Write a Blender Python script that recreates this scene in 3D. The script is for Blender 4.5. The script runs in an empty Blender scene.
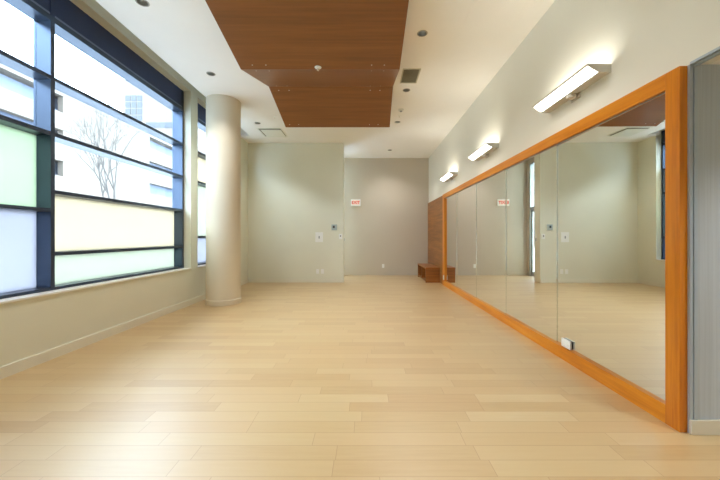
import bpy, bmesh, math, random
from mathutils import Vector, Matrix

scene = bpy.context.scene
COL = scene.collection
PI = math.pi

# ------------------------------------------------------------------ camera
F_PX, VX, VY, CAM_Z = 320.0, 365.3, 236.8, 1.2
cam_data = bpy.data.cameras.new('camera')
cam_data.sensor_fit = 'HORIZONTAL'
cam_data.sensor_width = 36.0
cam_data.lens = F_PX / 720.0 * 36.0
cam_data.shift_x = -(VX - 360.0) / 720.0
cam_data.shift_y = (VY - 240.0) / 720.0
cam_data.clip_start = 0.05
cam_data.clip_end = 400
cam = bpy.data.objects.new('camera', cam_data)
cam.location = (0, 0, CAM_Z)
cam.rotation_euler = (PI / 2, 0, 0)
COL.objects.link(cam)
scene.camera = cam

# ------------------------------------------------------------------ world (bright overcast sky)
SKY = 14.0
world = bpy.data.worlds.new('overcast_sky')
scene.world = world
world.use_nodes = True
wn = world.node_tree.nodes
wbg = wn['Background']
wbg.inputs['Color'].default_value = (0.81, 0.96, 1.18, 1)
wbg.inputs['Strength'].default_value = SKY

# portals only guide the sky light through the two window openings
def portal(name, loc, sy, sz):
    d = bpy.data.lights.new(name, 'AREA')
    d.shape = 'RECTANGLE'
    d.size, d.size_y = sz, sy
    d.cycles.is_portal = True
    o = bpy.data.objects.new(name, d)
    o.location = loc
    o.rotation_euler = (0, -PI / 2, 0)
    COL.objects.link(o)
portal('window_portal', (-3.39, 2.1, 2.05), 7.2, 2.9)
portal('window_portal', (-3.39, 6.94, 2.05), 2.2, 2.9)

DOWN_W = 82.0        # watts of each recessed downlight
SCONCE_E = 5.0       # emission of the wall light lenses
UP_E = 12.0

scene.view_settings.view_transform = 'Standard'
scene.view_settings.look = 'None'
scene.view_settings.exposure = 0.08
scene.view_settings.gamma = 1.0
scene.view_settings.use_curve_mapping = False
scene.cycles.use_denoising = True
scene.cycles.max_bounces = 14
scene.cycles.diffuse_bounces = 8
scene.cycles.glossy_bounces = 6
scene.cycles.transparent_max_bounces = 16
scene.cycles.sample_clamp_indirect = 6.0
scene.cycles.caustics_reflective = False
scene.cycles.caustics_refractive = False


# ------------------------------------------------------------------ materials
def lin(r, g, b):
    def c(v):
        v /= 255.0
        return v / 12.92 if v <= 0.04045 else ((v + 0.055) / 1.055) ** 2.4
    return (c(r), c(g), c(b), 1.0)

class NT:
    def __init__(self, name):
        self.m = bpy.data.materials.new(name)
        self.m.use_nodes = True
        self.t = self.m.node_tree
        self.bsdf = self.t.nodes['Principled BSDF']
        self.out = self.t.nodes['Material Output']
    def n(self, kind, **kw):
        nd = self.t.nodes.new(kind)
        for k, v in kw.items():
            setattr(nd, k, v)
        return nd
    def l(self, a, b):
        self.t.links.new(a, b)
    def math(self, op, a, b=None, clamp=False):
        nd = self.n('ShaderNodeMath', operation=op, use_clamp=clamp)
        for i, v in enumerate((a, b)):
            if v is None:
                continue
            if isinstance(v, (int, float)):
                nd.inputs[i].default_value = v
            else:
                self.l(v, nd.inputs[i])
        return nd.outputs[0]
    def coords(self):
        g = self.n('ShaderNodeNewGeometry')
        s = self.n('ShaderNodeSeparateXYZ')
        self.l(g.outputs['Position'], s.inputs[0])
        return s.outputs
    def vec(self, x, y, z):
        c = self.n('ShaderNodeCombineXYZ')
        for i, v in enumerate((x, y, z)):
            if isinstance(v, (int, float)):
                c.inputs[i].default_value = v
            else:
                self.l(v, c.inputs[i])
        return c.outputs[0]
    def noise(self, vec, scale, detail=4, rough=0.5):
        nd = self.n('ShaderNodeTexNoise')
        nd.inputs['Scale'].default_value = scale
        nd.inputs['Detail'].default_value = detail
        nd.inputs['Roughness'].default_value = rough
        self.l(vec, nd.inputs['Vector'])
        return nd.outputs[0]
    def white(self, vec):
        nd = self.n('ShaderNodeTexWhiteNoise', noise_dimensions='3D')
        self.l(vec, nd.inputs['Vector'])
        return nd.outputs['Value']
    def ramp(self, fac, stops):
        nd = self.n('ShaderNodeValToRGB')
        el = nd.color_ramp.elements
        while len(el) < len(stops):
            el.new(0.5)
        for e, (p, c) in zip(el, stops):
            e.position = p
            e.color = c
        self.l(fac, nd.inputs[0])
        return nd.outputs[0]
    def mix(self, fac, a, b, blend='MIX'):
        nd = self.n('ShaderNodeMix', data_type='RGBA', blend_type=blend)
        if isinstance(fac, (int, float)):
            nd.inputs[0].default_value = fac
        else:
            self.l(fac, nd.inputs[0])
        for i, v in ((6, a), (7, b)):
            if isinstance(v, tuple):
                nd.inputs[i].default_value = v
            else:
                self.l(v, nd.inputs[i])
        return nd.outputs[2]
    def bump(self, h, strength, dist=0.002):
        b = self.n('ShaderNodeBump')
        b.inputs['Strength'].default_value = strength
        b.inputs['Distance'].default_value = dist
        self.l(h, b.inputs['Height'])
        self.l(b.outputs[0], self.bsdf.inputs['Normal'])

def plain(name, col, rough=0.5, metal=0.0, spec=0.5, mottled=0.03, scale=6.0):
    t = NT(name)
    p = t.n('ShaderNodeNewGeometry').outputs['Position']
    f = t.noise(p, scale, 3)
    a = tuple(max(0, c * (1 - mottled)) for c in col[:3]) + (1,)
    b = tuple(min(1, c * (1 + mottled)) for c in col[:3]) + (1,)
    t.l(t.ramp(f, [(0.3, a), (0.7, b)]), t.bsdf.inputs['Base Color'])
    t.bsdf.inputs['Roughness'].default_value = rough
    t.bsdf.inputs['Metallic'].default_value = metal
    t.bsdf.inputs['Specular IOR Level'].default_value = spec
    return t.m

def paint(name, col, rough=0.55, spec=0.3):
    t = NT(name)
    p = t.n('ShaderNodeNewGeometry').outputs['Position']
    f = t.noise(p, 1.3, 3)
    a = tuple(c * 0.98 for c in col[:3]) + (1,)
    b = tuple(min(1, c * 1.02) for c in col[:3]) + (1,)
    t.l(t.ramp(f, [(0.3, a), (0.7, b)]), t.bsdf.inputs['Base Color'])
    t.bsdf.inputs['Roughness'].default_value = rough
    t.bsdf.inputs['Specular IOR Level'].default_value = spec
    t.bump(t.noise(p, 260, 2), 0.12, 0.001)
    return t.m

def emit(name, col, strength):
    t = NT(name)
    t.bsdf.inputs['Base Color'].default_value = (0.7, 0.7, 0.68, 1)
    t.bsdf.inputs['Emission Color'].default_value = col
    t.bsdf.inputs['Emission Strength'].default_value = strength
    return t.m

def clear_glass(name, tint):
    t = NT(name)
    tr = t.n('ShaderNodeBsdfTransparent')
    tr.inputs[0].default_value = tint
    gl = t.n('ShaderNodeBsdfGlossy')
    gl.inputs['Roughness'].default_value = 0.0
    fr = t.n('ShaderNodeLayerWeight')
    mx = t.n('ShaderNodeMixShader')
    f5 = t.math('POWER', fr.outputs['Facing'], 5.0)
    t.l(t.math('ADD', t.math('MULTIPLY', f5, 0.90), 0.04), mx.inputs[0])
    t.l(tr.outputs[0], mx.inputs[1])
    t.l(gl.outputs[0], mx.inputs[2])
    t.l(mx.outputs[0], t.out.inputs[0])
    return t.m

def frosted(name, col, refl):
    t = NT(name)
    tl = t.n('ShaderNodeBsdfTranslucent')
    tl.inputs[0].default_value = col
    df = t.n('ShaderNodeBsdfDiffuse')
    df.inputs[0].default_value = refl
    mx = t.n('ShaderNodeMixShader')
    mx.inputs[0].default_value = 0.25
    t.l(tl.outputs[0], mx.inputs[1])
    t.l(df.outputs[0], mx.inputs[2])
    t.l(mx.outputs[0], t.out.inputs[0])
    return t.m

def floor_material():
    t = NT('maple_strip_floor')
    x, y, z = t.coords()
    W = 0.12
    r = t.math('DIVIDE', t.math('ADD', y, 20.0), W)
    row = t.math('FLOOR', r)
    fr = t.math('FRACT', r)
    rnd = t.white(t.vec(row, 3.7, 1.1))
    rnd2 = t.white(t.vec(row, 9.2, 5.3))
    length = t.math('ADD', t.math('MULTIPLY', rnd2, 0.35), 0.62)
    u = t.math('DIVIDE', t.math('ADD', t.math('ADD', x, 40.0), t.math('MULTIPLY', rnd, 3.0)), length)
    idx = t.math('FLOOR', u)
    fu = t.math('FRACT', u)
    tone = t.white(t.vec(row, idx, 0.5))
    tone2 = t.white(t.vec(idx, row, 7.5))
    g1 = t.noise(t.vec(t.math('ADD', t.math('MULTIPLY', x, 1.2), t.math('MULTIPLY', tone, 30)), t.math('MULTIPLY', y, 16.0), 0.0), 2.2, 5, 0.6)
    g2 = t.noise(t.vec(t.math('MULTIPLY', x, 5.0), t.math('MULTIPLY', y, 90.0), tone), 2.0, 3, 0.5)
    v = t.math('ADD', t.math('MULTIPLY', tone, 0.52), t.math('MULTIPLY', g1, 0.44))
    v = t.math('ADD', v, t.math('MULTIPLY', g2, 0.10))
    base = t.ramp(v, [(0.15, lin(*FLOOR_COLS[0])), (0.45, lin(*FLOOR_COLS[1])), (0.75, lin(*FLOOR_COLS[2])), (0.98, lin(*FLOOR_COLS[3]))])
    base = t.mix(t.math('MULTIPLY', tone2, 0.20), base, lin(190, 142, 90))
    ex = t.math('MULTIPLY', t.math('MINIMUM', fu, t.math('SUBTRACT', 1.0, fu)), length)
    ey = t.math('MULTIPLY', t.math('MINIMUM', fr, t.math('SUBTRACT', 1.0, fr)), W)
    e = t.math('MINIMUM', ex, ey)
    groove = t.math('SUBTRACT', 1.0, t.math('DIVIDE', e, 0.0026), clamp=True)
    col = t.mix(t.math('MULTIPLY', groove, 0.85), base, lin(150, 104, 58))
    t.l(col, t.bsdf.inputs['Base Color'])
    rg = t.math('ADD', t.math('MULTIPLY', g1, 0.10), 0.31)
    t.l(rg, t.bsdf.inputs['Roughness'])
    t.bsdf.inputs['Specular IOR Level'].default_value = 1.0
    t.bsdf.inputs['Coat Weight'].default_value = 1.0
    t.bsdf.inputs['Coat Roughness'].default_value = 0.46
    t.bump(t.math('SUBTRACT', t.math('MULTIPLY', g2, 0.15), groove), 0.12, 0.001)
    return t.m

FLOOR_COLS = [(176, 140, 88), (190, 159, 108), (196, 168, 119), (204, 181, 138)]

def wood(name, dark, mid, light, axis, rough=0.35, fine=60.0, board=None):
    """grain runs along axis (0 x, 1 y, 2 z)"""
    t = NT(name)
    c = list(t.coords())
    s = [fine * 0.35] * 3
    s[axis] = 1.1
    v = t.vec(*[t.math('MULTIPLY', c[i], s[i]) for i in range(3)])
    g = t.noise(v, 1.0, 6, 0.62)
    s2 = [7.0] * 3
    s2[axis] = 0.7
    v2 = t.vec(*[t.math('MULTIPLY', c[i], s2[i]) for i in range(3)])
    g2 = t.noise(v2, 1.0, 3, 0.5)
    f = t.math('ADD', t.math('MULTIPLY', g, 0.6), t.math('MULTIPLY', g2, 0.4))
    col = t.ramp(f, [(0.34, dark), (0.5, mid), (0.66, light)])
    if board:
        bf = t.math('FRACT', t.math('DIVIDE', c[2], board))
        ln = t.math('LESS_THAN', bf, 0.05)
        col = t.mix(t.math('MULTIPLY', ln, 0.45), col, dark)
    t.l(col, t.bsdf.inputs['Base Color'])
    t.bsdf.inputs['Roughness'].default_value = rough
    t.bsdf.inputs['Specular IOR Level'].default_value = 0.45
    t.bump(g, 0.06, 0.001)
    return t.m

def mirror_mat():
    t = NT('mirror_glass')
    t.bsdf.inputs['Base Color'].default_value = (0.95, 0.97, 0.94, 1)
    t.bsdf.inputs['Metallic'].default_value = 1.0
    t.bsdf.inputs['Roughness'].default_value = 0.0
    return t.m

def ribbed_wallcover(name, col):
    t = NT(name)
    x, y, z = t.coords()
    f = t.noise(t.vec(t.math('MULTIPLY', x, 60.0), t.math('MULTIPLY', y, 60.0), t.math('MULTIPLY', z, 0.8)), 1.5, 3)
    a = tuple(c * 0.93 for c in col[:3]) + (1,)
    b = tuple(min(1, c * 1.06) for c in col[:3]) + (1,)
    t.l(t.ramp(f, [(0.35, a), (0.65, b)]), t.bsdf.inputs['Base Color'])
    t.bsdf.inputs['Roughness'].default_value = 0.7
    t.bump(f, 0.1, 0.001)
    return t.m

M = {}
M['wall'] = paint('khaki_wall_paint', lin(221, 222, 206))
M['alcove'] = paint('greige_wall_paint', lin(197, 187, 171))
M['right'] = paint('pale_wall_paint', lin(230, 229, 219))
M['ceiling'] = paint('ceiling_paint', lin(244, 243, 239), 0.7, 0.2)
M['base'] = paint('baseboard_paint', lin(224, 223, 208), 0.4)
M['base_white'] = paint('white_baseboard_paint', lin(214, 210, 196), 0.4)
M['column'] = paint('column_paint', lin(216, 208, 188), 0.5)
M['floor'] = floor_material()
M['cherry_y'] = wood('cherry_frame_along_wall', lin(188, 104, 20), lin(216, 133, 28), lin(228, 152, 42), 1, 0.3)
M['cherry_z'] = wood('cherry_frame_upright', lin(188, 104, 20), lin(216, 133, 28), lin(228, 152, 42), 2, 0.3)
M['veneer'] = wood('ceiling_veneer', lin(120, 76, 40), lin(133, 84, 44), lin(144, 92, 50), 0, 0.32, 90)
M['panel'] = wood('wall_panel_veneer', lin(112, 66, 26), lin(146, 92, 40), lin(172, 114, 54), 1, 0.35, 60, 0.105)
M['bench'] = wood('bench_veneer', lin(118, 70, 28), lin(148, 90, 38), lin(168, 106, 50), 0, 0.35)
M['mirror'] = mirror_mat()
M['frame'] = plain('anodised_window_metal', lin(70, 82, 100), 0.34, 0.75)
M['shade'] = plain('dark_shade_fabric', lin(40, 56, 96), 0.42, 0.0, 0.5)
M['hem'] = plain('shade_hem_metal', lin(120, 132, 160), 0.3, 0.8)
M['sill'] = plain('white_sill', lin(236, 236, 232), 0.3)
M['glass'] = clear_glass('clear_window_glass', (0.93, 0.97, 0.97, 1))
M['green'] = frosted('green_frosted_glass', (0.51, 0.59, 0.46, 1), (0.5, 0.62, 0.54, 1))
M['blue'] = frosted('blue_frosted_glass', (0.50, 0.51, 0.54, 1), (0.42, 0.52, 0.66, 1))
M['yellow'] = frosted('cream_frosted_glass', (0.64, 0.60, 0.48, 1), (0.62, 0.60, 0.46, 1))
M['mint'] = frosted('mint_frosted_glass', (0.56, 0.59, 0.50, 1), (0.56, 0.64, 0.54, 1))
M['alu'] = plain('brushed_aluminium', lin(186, 190, 192), 0.35, 0.85)
M['corner'] = plain('blue_grey_corner_trim', lin(176, 190, 202), 0.4, 0.3)
M['lilac'] = ribbed_wallcover('lilac_grey_wallcover', lin(180, 190, 200))
M['lens'] = emit('lit_lens', (1.0, 0.98, 0.92, 1), SCONCE_E)
M['uplens'] = emit('lit_uplight_lens', (1.0, 0.93, 0.80, 1), UP_E)
M['fixture'] = plain('silver_fixture_metal', lin(204, 202, 194), 0.4, 0.25)
M['reflector'] = plain('downlight_reflector', lin(150, 152, 146), 0.3, 0.6)
M['bulb'] = emit('lit_bulb', (1.0, 0.93, 0.80, 1), 2.0)
M['trimring'] = plain('downlight_trim', lin(168, 166, 156), 0.4)
M['grille'] = plain('olive_grey_grille', lin(196, 192, 172), 0.5)
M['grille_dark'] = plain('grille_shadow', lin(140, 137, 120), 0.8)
M['white'] = plain('white_plastic', lin(236, 238, 236), 0.35)
M['greyp'] = plain('grey_plastic', lin(140, 146, 150), 0.4)
M['darkp'] = plain('dark_plastic', lin(40, 42, 46), 0.4)
M['tealp'] = plain('thermostat_screen', lin(176, 192, 194), 0.2)
M['diffuser'] = plain('diffuser_enamel', lin(232, 234, 224), 0.4)
M['exit_box'] = emit('exit_sign_face', (1.0, 0.50, 0.32, 1), 0.30)
M['exit_red'] = plain('exit_letter_red', lin(226, 70, 40), 0.4)
M['bolt'] = plain('bolt_steel', lin(220, 216, 206), 0.3, 0.5)
M['concrete'] = plain('pale_concrete', lin(103, 95, 85), 0.8, 0, 0.3, 0.06, 0.5)
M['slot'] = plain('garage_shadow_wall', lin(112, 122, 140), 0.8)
M['stone'] = plain('tower_cladding', lin(102, 95, 86), 0.8, 0, 0.3)
M['towerglass'] = plain('tower_glass', lin(44, 50, 58), 0.2)
M['bark'] = plain('grey_bark', lin(80, 76, 72), 0.9, 0, 0.2, 0.15, 12)
M['asphalt'] = plain('pale_paving', lin(176, 176, 174), 0.9)
M['pole'] = plain('grey_pole_paint', lin(130, 136, 142), 0.5)


# ------------------------------------------------------------------ mesh helpers
class MB:
    def __init__(self):
        self.bm = bmesh.new()
    def box(self, x0, x1, y0, y1, z0, z1, bevel=0.0):
        g = bmesh.ops.create_cube(self.bm, size=1.0)
        vs = g['verts']
        for v in vs:
            v.co = Vector((x0 + (v.co.x + .5) * (x1 - x0), y0 + (v.co.y + .5) * (y1 - y0), z0 + (v.co.z + .5) * (z1 - z0)))
        if bevel:
            es = list({e for v in vs for e in v.link_edges})
            bmesh.ops.bevel(self.bm, geom=es, offset=bevel, segments=2, affect='EDGES', profile=0.6)
        return self
    def prism(self, pts, axis, a0, a1):
        """extrude a 2D outline along an axis; pts are the two other coordinates in order"""
        def mk(p, a):
            c = [p[0], p[1]]
            c.insert(axis, a)
            return self.bm.verts.new(c)
        A = [mk(p, a0) for p in pts]
        B = [mk(p, a1) for p in pts]
        n = len(pts)
        self.bm.faces.new(A)
        self.bm.faces.new(B[::-1])
        for i in range(n):
            self.bm.faces.new((A[i], B[i], B[(i + 1) % n], A[(i + 1) % n]))
        return self
    def lathe(self, prof, cx, cy, seg=32, close=False):
        """prof: (radius, z) list"""
        rings = []
        for r, z in prof:
            if r < 1e-6:
                rings.append([self.bm.verts.new((cx, cy, z))])
            else:
                rings.append([self.bm.verts.new((cx + r * math.cos(2 * PI * k / seg), cy + r * math.sin(2 * PI * k / seg), z)) for k in range(seg)])
        pairs = list(zip(rings, rings[1:]))
        if close:
            pairs.append((rings[-1], rings[0]))
        for a, b in pairs:
            for k in range(seg):
                k2 = (k + 1) % seg
                if len(a) == 1 and len(b) == 1:
                    continue
                if len(a) == 1:
                    self.bm.faces.new((a[0], b[k], b[k2]))
                elif len(b) == 1:
                    self.bm.faces.new((a[k], b[0], a[k2]))
                else:
                    self.bm.faces.new((a[k], b[k], b[k2], a[k2]))
        return self
    def tube(self, p0, p1, r0, r1, seg=6):
        p0, p1 = Vector(p0), Vector(p1)
        d = (p1 - p0)
        q = d.to_track_quat('Z', 'Y').to_matrix()
        A, B = [], []
        for k in range(seg):
            a = 2 * PI * k / seg
            o = q @ Vector((math.cos(a), math.sin(a), 0))
            A.append(self.bm.verts.new(p0 + o * r0))
            B.append(self.bm.verts.new(p1 + o * r1))
        for k in range(seg):
            k2 = (k + 1) % seg
            self.bm.faces.new((A[k], A[k2], B[k2], B[k]))
        self.bm.faces.new(A[::-1])
        self.bm.faces.new(B)
        return self
    def quad_slab(self, pts, thick):
        """pts: four corners (underside), thickened upward"""
        A = [self.bm.verts.new(p) for p in pts]
        B = [self.bm.verts.new((p[0], p[1], p[2] + thick)) for p in pts]
        self.bm.faces.new(A)
        self.bm.faces.new(B[::-1])
        for i in range(4):
            self.bm.faces.new((A[i], B[i], B[(i + 1) % 4], A[(i + 1) % 4]))
        return self
    def build(self, name, mat, parent=None, smooth=False, origin=None):
        bmesh.ops.recalc_face_normals(self.bm, faces=self.bm.faces)
        me = bpy.data.meshes.new(name)
        off = Vector(parent_world(parent)) if parent else Vector(origin or (0, 0, 0))
        for v in self.bm.verts:
            v.co -= off
        self.bm.to_mesh(me)
        self.bm.free()
        me.materials.append(M[mat])
        if smooth:
            for p in me.polygons:
                p.use_smooth = True
        o = bpy.data.objects.new(name, me)
        COL.objects.link(o)
        if parent:
            o.parent = parent
        elif origin:
            o.location = origin
        return o

def parent_world(p):
    v = Vector((0, 0, 0))
    while p:
        v += p.location
        p = p.parent
    return v

def tag(o, label=None, cat=None, group=None, kind=None):
    if label:
        o['label'] = label
    if cat:
        o['category'] = cat
    if group:
        o['group'] = group
    if kind:
        o['kind'] = kind
    return o

def thing(name, loc, label, cat, group=None, kind=None):
    o = bpy.data.objects.new(name, None)
    o.empty_display_size = 0.1
    o.location = loc
    COL.objects.link(o)
    return tag(o, label, cat, group, kind)

def structure(mb, name, mat, label, cat):
    return tag(mb.build(name, mat), label, cat, kind='structure')

def clone(root, loc, label):
    """a copy of a thing with its parts and sub-parts"""
    r = root.copy()
    COL.objects.link(r)
    r.location = loc
    r['label'] = label
    def rec(src, dst):
        for ch in [c for c in bpy.data.objects if c.parent == src]:
            k = ch.copy()
            COL.objects.link(k)
            k.parent = dst
            rec(ch, k)
    rec(root, r)
    return r

def smooth_by_angle(o, deg=35):
    for p in o.data.polygons:
        p.use_smooth = True
    o.data.set_sharp_from_angle(angle=math.radians(deg))
    return o


# ------------------------------------------------------------------ room dimensions
XL, XR = -3.08, 1.977         # window wall, mirror wall
YB, YA = 8.40, 10.0           # partition at the back, end of the alcove
YREAR = -2.6
ZC = 3.66
PX = -0.574                   # free end of the partition
AX = -1.02                    # alcove's left side
XE = -2.81                    # ceiling edge along the shade pocket
GX, FX = -3.35, -3.205        # glass plane, inner face of window frames
SILL, HEAD = 0.652, 3.77
W1 = (-1.42, 5.65)
W2 = (5.88, 7.86)

# ------------------------------------------------------------------ structure
structure(MB().box(-3.40, 3.5, YREAR - .1, YA + .1, -0.10, 0.0), 'floor', 'floor',
          'pale maple plank floor with boards running across the room', 'floor')

mb = MB()
mb.box(-3.40, XL, YREAR - .1, YB + .3, -0.3, 0.63)
mb.box(-3.24, XL, YREAR - .1, YB + .3, HEAD, 4.40)
mb.box(-3.40, -3.26, YREAR - .1, YB + .3, 3.93, 4.40)
mb.box(-3.40, XL, YREAR - .1, W1[0], 0.63, HEAD)
mb.box(-3.40, XL, W1[1], W2[0], 0.63, HEAD)
mb.box(-3.40, XL, W2[1], YB + .3, 0.63, HEAD)
structure(mb, 'wall_left', 'wall', 'beige wall below and between the tall windows', 'wall')

structure(MB().box(XL, PX, YB, YB + .3, 0, ZC + .4), 'wall_back', 'wall',
          'khaki partition wall at the back left carrying switches', 'wall')
structure(MB().box(AX - .12, XR + .12, YA, YA + .1, 0, ZC + .1), 'wall_alcove', 'alcove',
          'greige end wall of the alcove with the exit sign', 'wall')
mb = MB()
DY0, DY1, DTOP = 9.02, 9.86, 3.45
mb.box(AX - .12, AX, YB + .3, DY0, 0, ZC + .1)
mb.box(AX - .12, AX, DY1, YA, 0, ZC + .1)
mb.box(AX - .12, AX, DY0, DY1, DTOP, ZC + .1)
structure(mb, 'wall_alcove_left', 'alcove', 'short side wall of the alcove around the glazed exit door', 'wall')

JY, JZ = 1.95, 2.25
mb = MB()
mb.box(XR, XR + .12, JY + .1, YA, 0, ZC + .1)
mb.box(XR, XR + .12, YREAR, JY + .1, JZ, ZC + .1)
structure(mb, 'wall_right', 'right', 'pale wall above and behind the long mirror', 'wall')
structure(MB().box(XR, 3.4, JY, JY + .1, 0, JZ), 'wall_recess', 'lilac',
          'lilac grey ribbed wall inside the recess right of the mirror', 'wall')
structure(MB().box(3.4, 3.5, YREAR, JY, 0, JZ + .1), 'wall_recess_right', 'lilac',
          'lilac grey wall on the far side of the recess', 'wall')
soffit = structure(MB().box(XR + .12, 3.4, YREAR, JY + .1, JZ, JZ + .12), 'ceiling_recess', 'ceiling',
          'low soffit over the recess right of the mirror', 'ceiling')
structure(MB().box(-3.40, 3.5, YREAR - .1, YREAR, 0, 4.4), 'wall_rear', 'right',
          'pale wall behind the viewer', 'wall')

# downlight positions are needed for the holes in the ceiling
DOWN_R = [(0.69, 2.37), (0.69, 3.87), (0.69, 5.37), (0.69, 6.86), (0.695, 9.08)]
DOWN_L = [(-2.34, 1.87), (-2.34, 3.36), (-2.33, 4.83), (-2.33, 6.92)]
mb = MB()
mb.box(XE, XR, YREAR, YA, ZC, ZC + .12)
ceil = mb.build('ceiling', 'ceiling')
def drill(obj, spots, z):
    cut = MB()
    for (x, y) in spots:
        cut.lathe([(0, z - .1), (.052, z - .1), (.052, z + .3), (0, z + .3)], x, y, 24)
    cutter = cut.build('ceiling_cutter', 'ceiling')
    bo = obj.modifiers.new('holes', 'BOOLEAN')
    bo.operation = 'DIFFERENCE'
    bo.solver = 'EXACT'
    bo.object = cutter
    dg = bpy.context.evaluated_depsgraph_get()
    me = bpy.data.meshes.new_from_object(obj.evaluated_get(dg))
    obj.modifiers.clear()
    obj.data = me
    bpy.data.objects.remove(cutter)
drill(ceil, DOWN_R + DOWN_L, ZC)
RECESS_FILL = [(2.65, 1.1), (2.65, -.6)]  # out-of-view fill lamps, added because the closed recess came out dark
drill(soffit, RECESS_FILL, JZ)
tb = bmesh.new()
tb.from_mesh(ceil.data)
extra = MB()
extra.bm.free()
extra.bm = tb
extra.box(XL, XE, 7.77, YB, ZC, ZC + .12)          # ceiling returns to the wall past the pocket
extra.box(XE, XE + .03, YREAR, 7.77, ZC + .12, 4.40)  # pocket side
extra.box(XL, XE + .03, YREAR, 7.80, 4.40, 4.46)      # pocket top
extra.box(XL, XE, 7.77, 7.80, ZC + .12, 4.40)
extra.bm.to_mesh(ceil.data)
tb.free()
tag(ceil, 'white plaster ceiling with recessed downlights', 'ceiling', kind='structure')

# baseboards
structure(MB().box(XL, XL + .014, YREAR, YB, 0, .10), 'baseboard_left', 'base', 'beige baseboard under the windows', 'baseboard')
structure(MB().box(XL + .014, PX, YB - .014, YB, 0, .10), 'baseboard_back', 'base', 'khaki baseboard along the back partition', 'baseboard')
structure(MB().box(AX, 1.93, YA - .014, YA, 0, .09), 'baseboard_alcove', 'alcove', 'greige baseboard at the end of the alcove', 'baseboard')
mb = MB()
mb.box(XR - .004, 3.4, JY - .016, JY, 0, .088, .003)
structure(mb, 'baseboard_recess', 'base_white', 'pale baseboard at the foot of the lilac recess wall', 'baseboard')

# metal corner trim around the recess
mb = MB()
mb.box(XR - .002, XR + .016, JY - .004, JY, .088, JZ)
mb.box(XR + .020, XR + .040, JY - .008, JY, .088, JZ - .02)
structure(mb, 'trim_1', 'corner', 'blue grey metal trim up the corner of the recess', 'trim')
mb = MB()
mb.box(XR - .003, XR + .016, YREAR, JY - .004, JZ - .004, JZ + .012)
mb.box(XR + .020, XR + .040, YREAR, JY - .008, JZ - .014, JZ)
structure(mb, 'trim_2', 'corner', 'blue grey metal trim along the top edge of the recess', 'trim')

# column
CX, CY, CR = -2.57, 5.806, 0.29
t = thing('column', (CX, CY, 0), 'round beige structural column standing by the windows', 'column', kind='structure')
o = MB().lathe([(0, 0.02), (CR, 0.02), (CR, ZC), (0, ZC)], CX, CY, 64).build('shaft', 'column', t)
smooth_by_angle(o)
o = MB().lathe([(0, 0), (CR + .012, 0), (CR + .012, .088), (CR + .006, .096), (CR - .02, .097), (0, .097)], CX, CY, 64).build('base_ring', 'column', t)
smooth_by_angle(o)

# ------------------------------------------------------------------ windows
def window(name, label, y0, y1, mulls, bays, sill_label):
    """bays: list of (list of transom z-ranges, list of pane materials bottom to top)"""
    w = thing(name, (XL, (y0 + y1) / 2, SILL), label, 'window', kind='structure')
    T = .044
    m = MB()
    m.box(GX - .03, FX, y0, y0 + T, SILL, 3.95)
    m.box(GX - .03, FX, y1 - T, y1, SILL, 3.95)
    m.box(GX - .03, FX, y0 + T, y1 - T, SILL, SILL + .03)
    m.box(GX - .03, FX, y0 + T, y1 - T, 3.405, 3.462)
    m.build('window_frame', 'frame', w)
    edges = [y0 + T] + [e for c in mulls for e in (c - T / 2, c + T / 2)] + [y1 - T]
    for c in mulls:
        MB().box(GX - .03, FX, c - T / 2, c + T / 2, SILL + .03, 3.405).build('mullion', 'frame', w)
        MB().box(FX - .04, FX, c - T / 2, c + T / 2, 3.462, 3.95).build('shade_divider', 'shade', w)
    for i, (trans, mats) in enumerate(bays):
        a, b = edges[2 * i], edges[2 * i + 1]
        for (z0, z1) in trans:
            MB().box(GX - .03, FX - .002, a, b, z0, z1).build('transom', 'frame', w)
        zs = [SILL + .03] + [z for t_ in trans for z in t_] + [3.405]
        for k, mt in enumerate(mats):
            p = MB().box(GX - .008, GX, a, b, zs[2 * k], zs[2 * k + 1]).build('pane', mt, w)
            if mt != 'glass':
                p['label'] = {'green': 'pale green frosted glass pane', 'blue': 'pale blue frosted glass pane',
                              'yellow': 'cream yellow frosted glass pane', 'mint': 'pale mint frosted glass pane'}[mt]
        s = MB().box(FX - .04, FX - .008, a + .002, b - .002, 3.49, 3.94).build('roller_shade', 'shade', w)
        MB().box(FX - .04, FX - .002, a + .002, b - .002, 3.464, 3.486, .004).build('hem_bar', 'hem', s)
    MB().box(GX - .03, XL + .012, y0 + .002, y1 - .002, .632, SILL, .003).build('sill', 'sill', w)
    return w

T2, T3, T4, T5 = (2.807, 2.848), (2.234, 2.276), (1.645, 1.683), (1.005, 1.042)
TG = (1.455, 1.49)
bayL = ([TG, T3, T2], ['blue', 'green', 'glass', 'glass'])
bayR = ([T5, T4, T3, T2], ['mint', 'yellow', 'glass', 'glass', 'glass'])
window('window_1', 'long dark framed window with clear and coloured panes nearest the viewer', W1[0], W1[1], [.93, 3.282],
       [bayR, bayL, bayR], '')
window('window_2', 'tall narrow window with coloured panes behind the column', W2[0], W2[1], [],
       [([(1.18, 1.215), T3, T2], ['blue', 'mint', 'yellow', 'glass'])], '')

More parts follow.
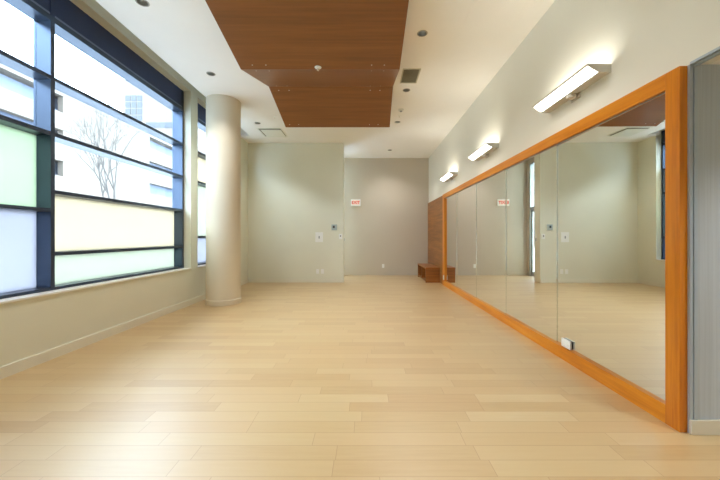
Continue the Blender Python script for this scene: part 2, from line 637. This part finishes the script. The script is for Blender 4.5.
# glazed exit door in the alcove's left side
d = thing('door_1', (AX, (DY0 + DY1) / 2, 0), 'glazed exit door with a glass transom in the alcove side', 'door', kind='structure')
m = MB()
m.box(AX - .10, AX + .01, DY0, DY0 + .05, 0, DTOP)
m.box(AX - .10, AX + .01, DY1 - .05, DY1, 0, DTOP)
m.box(AX - .10, AX + .01, DY0 + .05, DY1 - .05, DTOP - .05, DTOP)
m.box(AX - .10, AX + .01, DY0 + .05, DY1 - .05, 2.04, 2.10)
m.build('door_frame', 'alu', d)
m = MB()
m.box(AX - .07, AX - .03, DY0 + .054, DY0 + .11, .01, 2.035)
m.box(AX - .07, AX - .03, DY1 - .11, DY1 - .054, .01, 2.035)
m.box(AX - .07, AX - .03, DY0 + .11, DY1 - .11, .01, .14)
m.box(AX - .07, AX - .03, DY0 + .11, DY1 - .11, 1.95, 2.035)
leaf = m.build('door_leaf', 'alu', d)
MB().box(AX - .054, AX - .046, DY0 + .11, DY1 - .11, .14, 1.95).build('door_glass', 'glass', leaf)
m = MB().box(AX - .03, AX + .025, DY0 + .07, DY0 + .09, .98, 1.0).box(AX - .03, AX + .025, DY0 + .07, DY0 + .09, 1.18, 1.20)
m.box(AX + .012, AX + .03, DY0 + .07, DY0 + .09, .95, 1.23, .004).build('door_handle', 'greyp', leaf)
MB().box(AX - .054, AX - .046, DY0 + .05, DY1 - .05, 2.10, DTOP - .05).build('transom_glass', 'glass', d)

# ------------------------------------------------------------------ long wall mirror
MXF = 1.928          # front of the frame
MXG = 1.958          # mirror surface
MY0, MY1 = 1.963, 8.00
MZ = 2.249
mir = thing('wall_mirror', (XR, (MY0 + MY1) / 2, 0), 'long cherry framed dance studio mirror covering the right wall', 'mirror')
MB().box(MXF, XR, MY0, MY0 + .095, 0, MZ, .002).build('frame_post', 'cherry_z', mir)
MB().box(MXF, XR, MY1 - .19, MY1, 0, MZ, .002).build('frame_post', 'cherry_z', mir)
MB().box(MXF, XR, MY0 + .095, MY1 - .19, MZ - .105, MZ, .002).build('frame_rail', 'cherry_y', mir)['label'] = 'cherry top rail'
MB().box(MXF, XR, MY0 + .095, MY1 - .19, 0, .12, .002).build('frame_rail', 'cherry_y', mir)['label'] = 'cherry bottom rail'
seams = [MY0 + .095, 3.27, 4.46, 5.65, 6.85, MY1 - .19]
# each pane hangs a hair out of parallel, as the broken reflections in the photo show
for (a, b), tilt in zip(zip(seams, seams[1:]), (.0075, .0085, .005, .007, .007)):
    half = (b - a) / 2 * tilt
    MB().prism([(MXG - half, a + .0006), (MXG + half, b - .0006), (XR, b - .0006), (XR, a + .0006)], 2, .1205, MZ - .1055).build('mirror_panel', 'mirror', mir)
m = MB()
m.box(MXG - .006, MXG, MY0 + .0955, MY1 - .1905, MZ - .113, MZ - .106)
m.build('mirror_channel', 'alu', mir)['label'] = 'thin metal channel along the mirror top'

# outlet plates at the mirror foot
o = thing('outlet', (MXG, 3.094, .13), 'white outlet plate low on the mirror, just above the cherry bottom rail in the foreground', 'electrical outlet', 'outlets along the mirror foot')
MB().box(MXG - .022, MXG - .004, 3.027, 3.161, .128, .206, .002).build('cover_plate', 'white', o)
for y in (3.062, 3.126):
    MB().box(MXG - .0235, MXG - .0222, y - .018, y + .018, .152, .182).build('socket', 'sill', o)
o = thing('outlet', (MXF, 7.86, .2), 'tiny white outlet plate on the far frame post of the mirror, beside the wooden bench', 'electrical outlet', 'outlets along the mirror foot')
MB().box(MXF - .012, MXF, 7.825, 7.90, .146, .255, .002).build('cover_plate', 'white', o)
for z in (.172, .215):
    MB().box(MXF - .0135, MXF - .0122, 7.845, 7.88, z, z + .024).build('socket', 'sill', o)

# ------------------------------------------------------------------ wood wall panel and bench
t = MB().box(1.95, XR, MY1 + .004, YA - .02, 0, MZ - .005, .001).build('wall_panel', 'panel', origin=None)
tag(t, 'brown horizontal grain veneer panel on the wall beyond the mirror', 'wall panel')

b = thing('bench', (1.765, 9.0, 0), 'low brown veneer bench with open front at the end of the mirror', 'bench')
bx0, bx1, by0, by1, bh = 1.58, 1.945, 8.37, 9.63, .397
MB().box(bx0 - .005, bx1, by0 - .005, by1 + .005, bh - .035, bh, .002).build('bench_top', 'bench', b)
MB().box(bx0, bx1, by0, by0 + .03, 0, bh - .0352).build('side_panel', 'bench', b)
MB().box(bx0, bx1, by1 - .03, by1, 0, bh - .0352).build('side_panel', 'bench', b)
MB().box(bx1 - .02, bx1, by0 + .0302, by1 - .0302, 0.0, bh - .0352).build('back_panel', 'bench', b)
MB().box(bx0 + .01, bx1 - .0202, by0 + .0302, by1 - .0302, 0.03, .055).build('bottom_shelf', 'bench', b)
MB().box(bx0 + .01, bx1 - .0202, 8.985, 9.015, .0552, bh - .0352).build('divider', 'bench', b)

# ------------------------------------------------------------------ wall lights
def sconce(y):
    y0, y1 = y, y + .84
    s = thing('wall_light', (XR, (y0 + y1) / 2, 2.52), '', 'wall light', 'wall lights above the mirror')
    # silver tray: bottom from wall to lens, thin lip, all as one extruded profile (x, z)
    tray = [(XR, 2.527), (1.890, 2.523), (1.882, 2.531), (1.962, 2.537), (1.962, 2.585), (XR, 2.585)]
    MB().prism(tray, 1, y0, y1).build('tray', 'fixture', s)
    lip = [(1.786, 2.592), (1.780, 2.588), (1.789, 2.577), (1.796, 2.581)]
    MB().prism(lip, 1, y0, y1).build('front_lip', 'fixture', s)
    lens = [(1.795, 2.580)]
    for k in range(1, 8):
        f = k / 8
        lens.append((1.795 + f * .088, 2.580 - f * .049 - .006 * math.sin(PI * f)))
    lens += [(1.883, 2.531), (1.885, 2.536), (1.797, 2.585)]
    MB().prism(lens, 1, y0 + .016, y1 - .016).build('lens', 'lens', s)['label'] = 'lit white lens'
    MB().prism([(1.83, 2.578), (1.93, 2.578), (1.93, 2.582), (1.83, 2.582)], 1, y0 + .05, y1 - .05).build('uplight_lens', 'uplens', s)
    cap = [(1.782, 2.592), (1.783, 2.586), (1.800, 2.571), (1.830, 2.549), (1.862, 2.534), (1.890, 2.523), (XR, 2.523), (XR, 2.588), (1.90, 2.592)]
    MB().prism(cap, 1, y0 - .006, y0).build('end_cap', 'fixture', s)
    MB().prism(cap, 1, y1, y1 + .006).build('end_cap', 'fixture', s)
    yc = (y0 + y1) / 2
    m = MB()
    m.box(1.962, XR, yc - .06, yc + .06, 2.48, 2.5265, .003)
    m.build('back_plate', 'fixture', s)
    # round swivel under the middle
    m = MB()
    m.lathe([(0, 2.488), (.028, 2.490), (.040, 2.500), (.042, 2.523), (0, 2.523)], 1.93, yc, 20)
    smooth_by_angle(m.build('swivel', 'fixture', s))
    return s
s1 = sconce(2.577)
s1['label'] = 'large silver wall light nearest the viewer, above the cherry mirror frame'
base_loc = s1.location.copy()
clone(s1, base_loc + Vector((0, 2.165, 0)), 'middle of the three lit silver wall lights above the mirror')
clone(s1, base_loc + Vector((0, 4.285, 0)), 'farthest lit silver wall light, above the far end of the mirror by the wood panel')

# ------------------------------------------------------------------ downlights
def downlight(x, y, label, group):
    d = thing('downlight', (x, y, ZC), label, 'ceiling downlight', group)
    smooth_by_angle(MB().lathe([(.0515, ZC + .004), (.0515, ZC - .004), (.058, ZC - .005), (.064, ZC - .001), (.064, ZC), (.052, ZC)], x, y, 32, True).build('trim_ring', 'trimring', d), 60)
    smooth_by_angle(MB().lathe([(.0505, ZC), (.046, ZC + .04), (.034, ZC + .085), (.034, ZC + .09), (.05, ZC + .09), (.0515, ZC)], x, y, 32, True).build('reflector', 'reflector', d), 60)
    smooth_by_angle(MB().lathe([(0, ZC + .058), (.018, ZC + .062), (.032, ZC + .085), (0, ZC + .086)], x, y, 20).build('bulb', 'bulb', d), 60)
    ld = bpy.data.lights.new('downlight_beam', 'SPOT')
    ld.energy = DOWN_W
    ld.color = (1.0, 0.97, 0.93)
    ld.spot_size = math.radians(125)
    ld.spot_blend = 0.9
    ld.shadow_soft_size = .03
    lo = bpy.data.objects.new('downlight_beam', ld)
    lo.location = (0, 0, -.012)
    lo.parent = d
    COL.objects.link(lo)
    return d
first = downlight(*DOWN_R[1], 'recessed downlight nearest the viewer in the row right of the wood ceiling panels', 'downlights right of the wood ceiling')
for (x, y), lab in [(DOWN_R[2], 'recessed downlight just beyond the dark square return grille'),
                    (DOWN_R[3], 'recessed downlight near the far right corner of the wood ceiling panels'),
                    (DOWN_R[4], 'small recessed downlight over the alcove in front of the exit sign wall')]:
    clone(first, (x, y, ZC), lab)
for (x, y), lab in [(DOWN_L[1], 'recessed downlight nearest the viewer on the window side, cut by the top of the photo'),
                    (DOWN_L[2], 'recessed downlight on the window side, in front of the column'),
                    (DOWN_L[3], 'recessed downlight beyond the column, beside the square air diffuser')]:
    k = clone(first, (x, y, ZC), lab)
    k['group'] = 'downlights on the window side'
# two more of the same rows, over the viewer's head
k = clone(first, (DOWN_R[0][0], DOWN_R[0][1], ZC), 'recessed downlight overhead, nearest the viewer on the mirror side')
k = clone(first, (DOWN_L[0][0], DOWN_L[0][1], ZC), 'recessed downlight overhead, nearest the viewer on the window side')
k['group'] = 'downlights on the window side'

for (x, y), lab in zip(RECESS_FILL, ('added unseen fill downlight in the low soffit of the recess, nearest the lilac wall', 'added unseen fill downlight in the low soffit of the recess, behind the viewer')):
    k = clone(first, (x, y, JZ), lab)  # added unseen lamp, there to brighten the lilac recess wall
    k['group'] = 'added fill lights in the recess'

# ------------------------------------------------------------------ folded wood ceiling panels
ZR = CAM_Z
P = [(2.90, 2.43, -1.60, .434), (4.094, 2.143, -1.592, .439), (5.18, 2.43, -1.5625, .447), (6.073, 2.078, -1.509, .463)]
labs = ['large brown veneer ceiling panel nearest the viewer, sloping down to the sprinkler',
        'middle brown veneer ceiling panel between the two folds',
        'far brown veneer ceiling panel ending above the back partition']
def zon(i, y):
    a, b_ = P[i], P[i + 1]
    f = (y - a[0]) / (b_[0] - a[0])
    return CAM_Z + a[1] + f * (b_[1] - a[1])
bolt_x = [-1.42, -1.25, .08, .24]
for i in range(3):
    a, b_ = P[i], P[i + 1]
    yc = (a[0] + b_[0]) / 2
    t = thing('ceiling_panel', ((a[2] + a[3]) / 2, yc, CAM_Z + (a[1] + b_[1]) / 2), labs[i], 'ceiling panel', 'folded wood ceiling panels')
    e = .0015
    MB().quad_slab([(a[2], a[0] + e, zon(i, a[0] + e)), (a[3], a[0] + e, zon(i, a[0] + e)),
                    (b_[3], b_[0] - e, zon(i, b_[0] - e)), (b_[2], b_[0] - e, zon(i, b_[0] - e))], .028).build('veneer_board', 'veneer', t)
    ys = []
    if i > 0:
        ys.append(a[0] + .07)
    ys.append(b_[0] - .07)
    for y in ys:
        for x in bolt_x:
            z = zon(i, y)
            m = MB().lathe([(0, z - .006), (.005, z - .005), (.008, z - .001), (.008, z + .008), (0, z + .008)], x, y, 10)
            smooth_by_angle(m.build('bolt', 'bolt', t))
    # hanger rods from the ceiling, hidden above the board
    for (x, y) in ((a[2] + .3, yc), (a[3] - .3, yc)):
        z = zon(i, y)
        MB().tube((x, y, z + .025), (x, y, ZC), .005, .005, 8).build('hanger_rod', 'bolt', t)

# ------------------------------------------------------------------ ceiling fittings
def sprinkler(x, y, z, label, s=1.0):
    o = thing('sprinkler', (x, y, z), label, 'sprinkler', 'ceiling sprinklers')
    smooth_by_angle(MB().lathe([(0, z), (.042 * s, z), (.040 * s, z - .006), (.018 * s, z - .014), (0, z - .014)], x, y, 24).build('escutcheon', 'white', o))
    smooth_by_angle(MB().lathe([(0, z - .014), (.009 * s, z - .014), (.007 * s, z - .034), (.014 * s, z - .037), (.014 * s, z - .041), (0, z - .041)], x, y, 16).build('sprinkler_head', 'bolt', o))
    return o
zz = CAM_Z + P[1][1]
sprinkler(-.60, P[1][0] - .035, zz + .007, 'white sprinkler hanging from the fold of the wood ceiling panels', 1.05)
sprinkler(.69, 6.48, ZC, 'tiny white sprinkler in the plaster ceiling beyond the smoke detector', .7)
sprinkler(-1.85, 6.55, ZC, 'tiny sprinkler in the white ceiling left of the wood panels', .7)
o = thing('smoke_detector', (.69, 6.19, ZC), 'small white smoke detector on the ceiling between two downlights', 'smoke detector')
smooth_by_angle(MB().lathe([(0, ZC), (.055, ZC), (.055, ZC - .014), (.046, ZC - .03), (0, ZC - .03)], .69, 6.19, 28).build('detector_base', 'white', o))
smooth_by_angle(MB().lathe([(0, ZC - .03), (.026, ZC - .03), (.022, ZC - .042), (0, ZC - .042)], .69, 6.19, 20).build('detector_cap', 'greyp', o))

# return grille
gx0, gx1, gy0, gy1 = .551, .816, 4.677, 5.115
g = thing('return_grille', ((gx0 + gx1) / 2, (gy0 + gy1) / 2, ZC), 'dark olive grey return air grille beside the wood ceiling panels', 'air vent')
m = MB()
m.box(gx0, gx1, gy0, gy0 + .018, ZC - .008, ZC)
m.box(gx0, gx1, gy1 - .018, gy1, ZC - .008, ZC)
m.box(gx0, gx0 + .018, gy0 + .018, gy1 - .018, ZC - .008, ZC)
m.box(gx1 - .018, gx1, gy0 + .018, gy1 - .018, ZC - .008, ZC)
m.build('grille_frame', 'grille', g)
MB().box(gx0 + .018, gx1 - .018, gy0 + .018, gy1 - .018, ZC - .0015, ZC).build('grille_back', 'grille_dark', g)
m = MB()
n = 26
for i in range(n):
    y = gy0 + .022 + (gy1 - gy0 - .044) * (i + .5) / n
    m.prism([(y - .0055, ZC - .0065), (y - .0045, ZC - .0075), (y + .0055, ZC - .0025), (y + .0045, ZC - .0016)], 0, gx0 + .018, gx1 - .018)
m.build('louvers', 'grille', g)

# square supply diffuser
dx0, dx1, dy0, dy1 = -2.47, -1.90, 7.24, 7.86
g = thing('air_diffuser', ((dx0 + dx1) / 2, (dy0 + dy1) / 2, ZC), 'square white supply air diffuser in the ceiling over the back partition', 'air vent')
m = MB()
for (a, z_in) in ((0, .004), (.07, .016), (.13, .022)):
    A = (dx0 + a, dx1 - a, dy0 + a, dy1 - a)
    w_ = .03
    for (x0, x1, y0, y1) in ((A[0], A[1], A[2], A[2] + w_), (A[0], A[1], A[3] - w_, A[3]), (A[0], A[0] + w_, A[2] + w_, A[3] - w_), (A[1] - w_, A[1], A[2] + w_, A[3] - w_)):
        m.box(x0, x1, y0, y1, ZC - z_in, ZC - (0 if a == 0 else z_in - .004))
m.build('diffuser_frame', 'diffuser', g)
MB().box(dx0 + .03, dx1 - .03, dy0 + .03, dy1 - .03, ZC - .0015, ZC).build('diffuser_throat', 'grille_dark', g)
MB().box(dx0 + .085, dx1 - .03, dy0 + .05, dy1 - .03, ZC - .028, ZC - .023, .002).build('face_plate', 'diffuser', g)

# access hatch: hairline frame flush in the plaster
hx0, hx1, hy0, hy1 = 1.13, 1.71, 3.10, 3.72
h = thing('access_hatch', ((hx0 + hx1) / 2, (hy0 + hy1) / 2, ZC), 'flush white access hatch in the ceiling above the nearest wall light', 'access hatch')
MB().box(hx0 + .01, hx1 - .01, hy0 + .01, hy1 - .01, ZC - .004, ZC, .001).build('hatch_door', 'ceiling', h)
m = MB()
m.box(hx0, hx1, hy0, hy0 + .008, ZC - .003, ZC)
m.box(hx0, hx1, hy1 - .008, hy1, ZC - .003, ZC)
m.box(hx0, hx0 + .008, hy0 + .008, hy1 - .008, ZC - .003, ZC)
m.box(hx1 - .008, hx1, hy0 + .008, hy1 - .008, ZC - .003, ZC)
m.build('hatch_frame', 'ceiling', h)

# ------------------------------------------------------------------ wall fittings on the back partition
def at_back(px, py, Y):
    return ((px - VX) * Y / F_PX, CAM_Z - (py - VY) * Y / F_PX)

x, z = at_back(319.2, 237.2, YB)
o = thing('light_switch', (x, YB, z), 'white light switch plate in the middle of the back partition', 'light switch')
MB().box(x - .10, x + .10, YB - .008, YB, z - .13, z + .13, .003).build('cover_plate', 'white', o)
MB().box(x - .016, x + .016, YB - .013, YB - .008, z - .035, z + .03, .002).build('toggle', 'greyp', o)
x, z = at_back(334.3, 227.4, YB)
o = thing('thermostat', (x, YB, z), 'small grey thermostat with dark screen, above the card reader', 'thermostat')
MB().box(x - .072, x + .072, YB - .026, YB, z - .075, z + .075, .006).build('case', 'tealp', o)
MB().box(x - .035, x + .015, YB - .028, YB - .0262, z - .02, z + .045).build('screen', 'darkp', o)
x, z = at_back(340.6, 236.5, YB)
o = thing('card_reader', (x, YB, z), 'small white card reader with a dark button at the partition edge', 'card reader')
MB().box(x - .045, x + .045, YB - .02, YB, z - .068, z + .068, .004).build('case', 'white', o)
m = MB().box(x - .014, x + .014, YB - .023, YB - .0202, z - .005, z + .03, .002)
m.build('button', 'darkp', o)
for px, lab in ((317.6, 'left of the two white outlets low on the back partition'), (322.5, 'right of the two white outlets low on the back partition')):
    x, z = at_back(px, 271.4, YB)
    o = thing('outlet', (x, YB, z), lab, 'electrical outlet', 'outlets low on the back partition')
    MB().box(x - .036, x + .036, YB - .007, YB, z - .06, z + .06, .002).build('cover_plate', 'white', o)
    for dz in (-.028, .028):
        MB().box(x - .015, x + .015, YB - .0085, YB - .0071, z + dz - .014, z + dz + .014).build('socket', 'sill', o)
x, z = at_back(383.2, 266.0, YA)
o = thing('outlet', (x, YA, z), 'white outlet low on the greige alcove wall', 'electrical outlet')
MB().box(x - .036, x + .036, YA - .007, YA, z - .06, z + .06, .002).build('cover_plate', 'white', o)
for dz in (-.028, .028):
    MB().box(x - .015, x + .015, YA - .0085, YA - .0071, z + dz - .014, z + dz + .014).build('socket', 'sill', o)
# lock plate on the free end of the partition, seen only in the mirror
o = thing('lock_plate', (PX, YB + .19, 1.17), 'grey lock plate on the free end of the partition, seen in the mirror', 'lock plate')
MB().box(PX, PX + .006, YB + .165, YB + .215, 1.08, 1.27, .002).build('plate', 'white', o)
MB().box(PX + .0061, PX + .02, YB + .178, YB + .202, 1.09, 1.17, .002).build('lever', 'greyp', o)

# exit sign
x, z = at_back(355.8, 202.8, YA)
o = thing('exit_sign', (x, YA, z), 'white lit exit sign with red letters on the alcove wall', 'exit sign')
MB().box(x - .15, x + .15, YA - .045, YA, z - .105, z + .105, .006).build('sign_case', 'white', o)
MB().box(x - .115, x + .115, YA - .047, YA - .0452, z - .085, z + .085).build('sign_face', 'exit_box', o)
cu = bpy.data.curves.new('sign_lettering', 'FONT')
cu.body = 'EXIT'
cu.align_x = 'CENTER'
cu.align_y = 'CENTER'
cu.size = .125
cu.extrude = .002
cu.offset = .004
cu.materials.append(M['exit_red'])
tmp = bpy.data.objects.new('sign_lettering_outline', cu)
COL.objects.link(tmp)
dg = bpy.context.evaluated_depsgraph_get()
lme = bpy.data.meshes.new_from_object(tmp.evaluated_get(dg))
bpy.data.objects.remove(tmp)
to = bpy.data.objects.new('sign_lettering', lme)
COL.objects.link(to)
to.parent = o
to.location = (0, -.0495, 0)
to.rotation_euler = (PI / 2, 0, 0)

# ------------------------------------------------------------------ outside the windows
structure(MB().box(-120, -3.40, -60, 160, -.5, -.3), 'ground', 'asphalt', 'pale paved street outside the windows', 'ground')

# parking garage with open slots
GF = -20.0
t = thing('parking_garage', (GF - 5, 30, -.3), 'long pale concrete parking garage across the street', 'building')
levels = [(-.3, 1.2), (2.3, 5.2), (6.2, 7.45), (8.25, 9.4), (10.5, 11.2)]
m = MB()
for (z0, z1) in levels:
    m.box(GF - .4, GF, -20, 110, z0, z1)
for (y0, y1) in ((-20, -8), (0, 12.5), (21.2, 29.7), (37, 46), (54, 62), (72, 110)):
    for a, b_ in zip(levels, levels[1:]):
        m.box(GF - .38, GF - .02, y0, y1, a[1], b_[0])
m.box(GF - .5, GF + .12, -20, 110, 10.9, 11.05)
m.build('facade', 'concrete', t)
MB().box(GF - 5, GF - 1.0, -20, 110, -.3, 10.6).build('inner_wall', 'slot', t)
m = MB()
for z in (1.9, 5.6, 7.8, 9.9):
    m.box(GF - 1.0, GF - .42, -20, 110, z - .5, z - .3)
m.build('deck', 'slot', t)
MB().box(GF - 5, GF - .42, -20, 110, 10.6, 10.8).build('roof_deck', 'concrete', t)

# lamp post on the garage roof
t = thing('lamp_post', (GF - 1, 26.3, 10.8), 'thin grey lamp post standing on the garage roof', 'lamp post')
m = MB().tube((GF - 1, 26.3, 10.8), (GF - 1, 26.3, 14.4), .09, .06, 8)
m.build('pole', 'pole', t)
MB().box(GF - 1.05, GF - .95, 25.2, 26.3, 14.32, 14.42).build('arm', 'pole', t)
MB().box(GF - 1.15, GF - .85, 24.7, 25.25, 14.28, 14.42, .03).build('lamp_head', 'pole', t)

# office tower behind
TY = 47.0
t = thing('office_tower', (-40, TY + 6, -.3), 'pale office tower with a dark window grid rising behind the garage', 'building')
MB().box(-35.5, -25.5, TY, TY + 12, -.3, 24.2).build('tower_wall', 'stone', t)
for i in range(4):
    for j in range(3):
        x0 = -35.2 + j * .85
        z0 = 20.2 + i * .98 - 2.0
        MB().box(x0, x0 + .72, TY - .05, TY, z0, z0 + .80).build('tower_window', 'towerglass', t)
for k in range(2):
    MB().box(-32.2, -26.2, TY - .05, TY, 14.2 + 3.0 * k, 15.0 + 3.0 * k).build('window_band', 'towerglass', t)

# bare tree
random.seed(11)
TX, TYY = -10.0, 12.7
t = thing('bare_tree', (TX, TYY, -.3), 'bare winter tree standing in front of the garage', 'tree')
trunk = MB()
limbs = MB()
def grow(p, d, ln, r, depth):
    q = p + d * ln
    (trunk if depth == 6 else limbs).tube(p, q, r, r * .72, 6 if depth > 3 else 4)
    if depth == 0:
        return
    kids = 3 if depth >= 4 else (2 if random.random() < .55 else 3)
    for _ in range(kids):
        ax = Vector((random.uniform(-1, 1), random.uniform(-1, 1), random.uniform(-.25, .45)))
        nd = (d + ax * (.48 if depth > 3 else .62)).normalized()
        nd = (nd + Vector((0, 0, .08))).normalized()
        grow(q, nd, ln * random.uniform(.66, .86), r * .58, depth - 1)
grow(Vector((TX, TYY, -.3)), Vector((0, 0.02, 1)).normalized(), 1.9, .078, 6)
trunk.build('trunk', 'bark', t)
limbs.build('branches', 'bark', t)
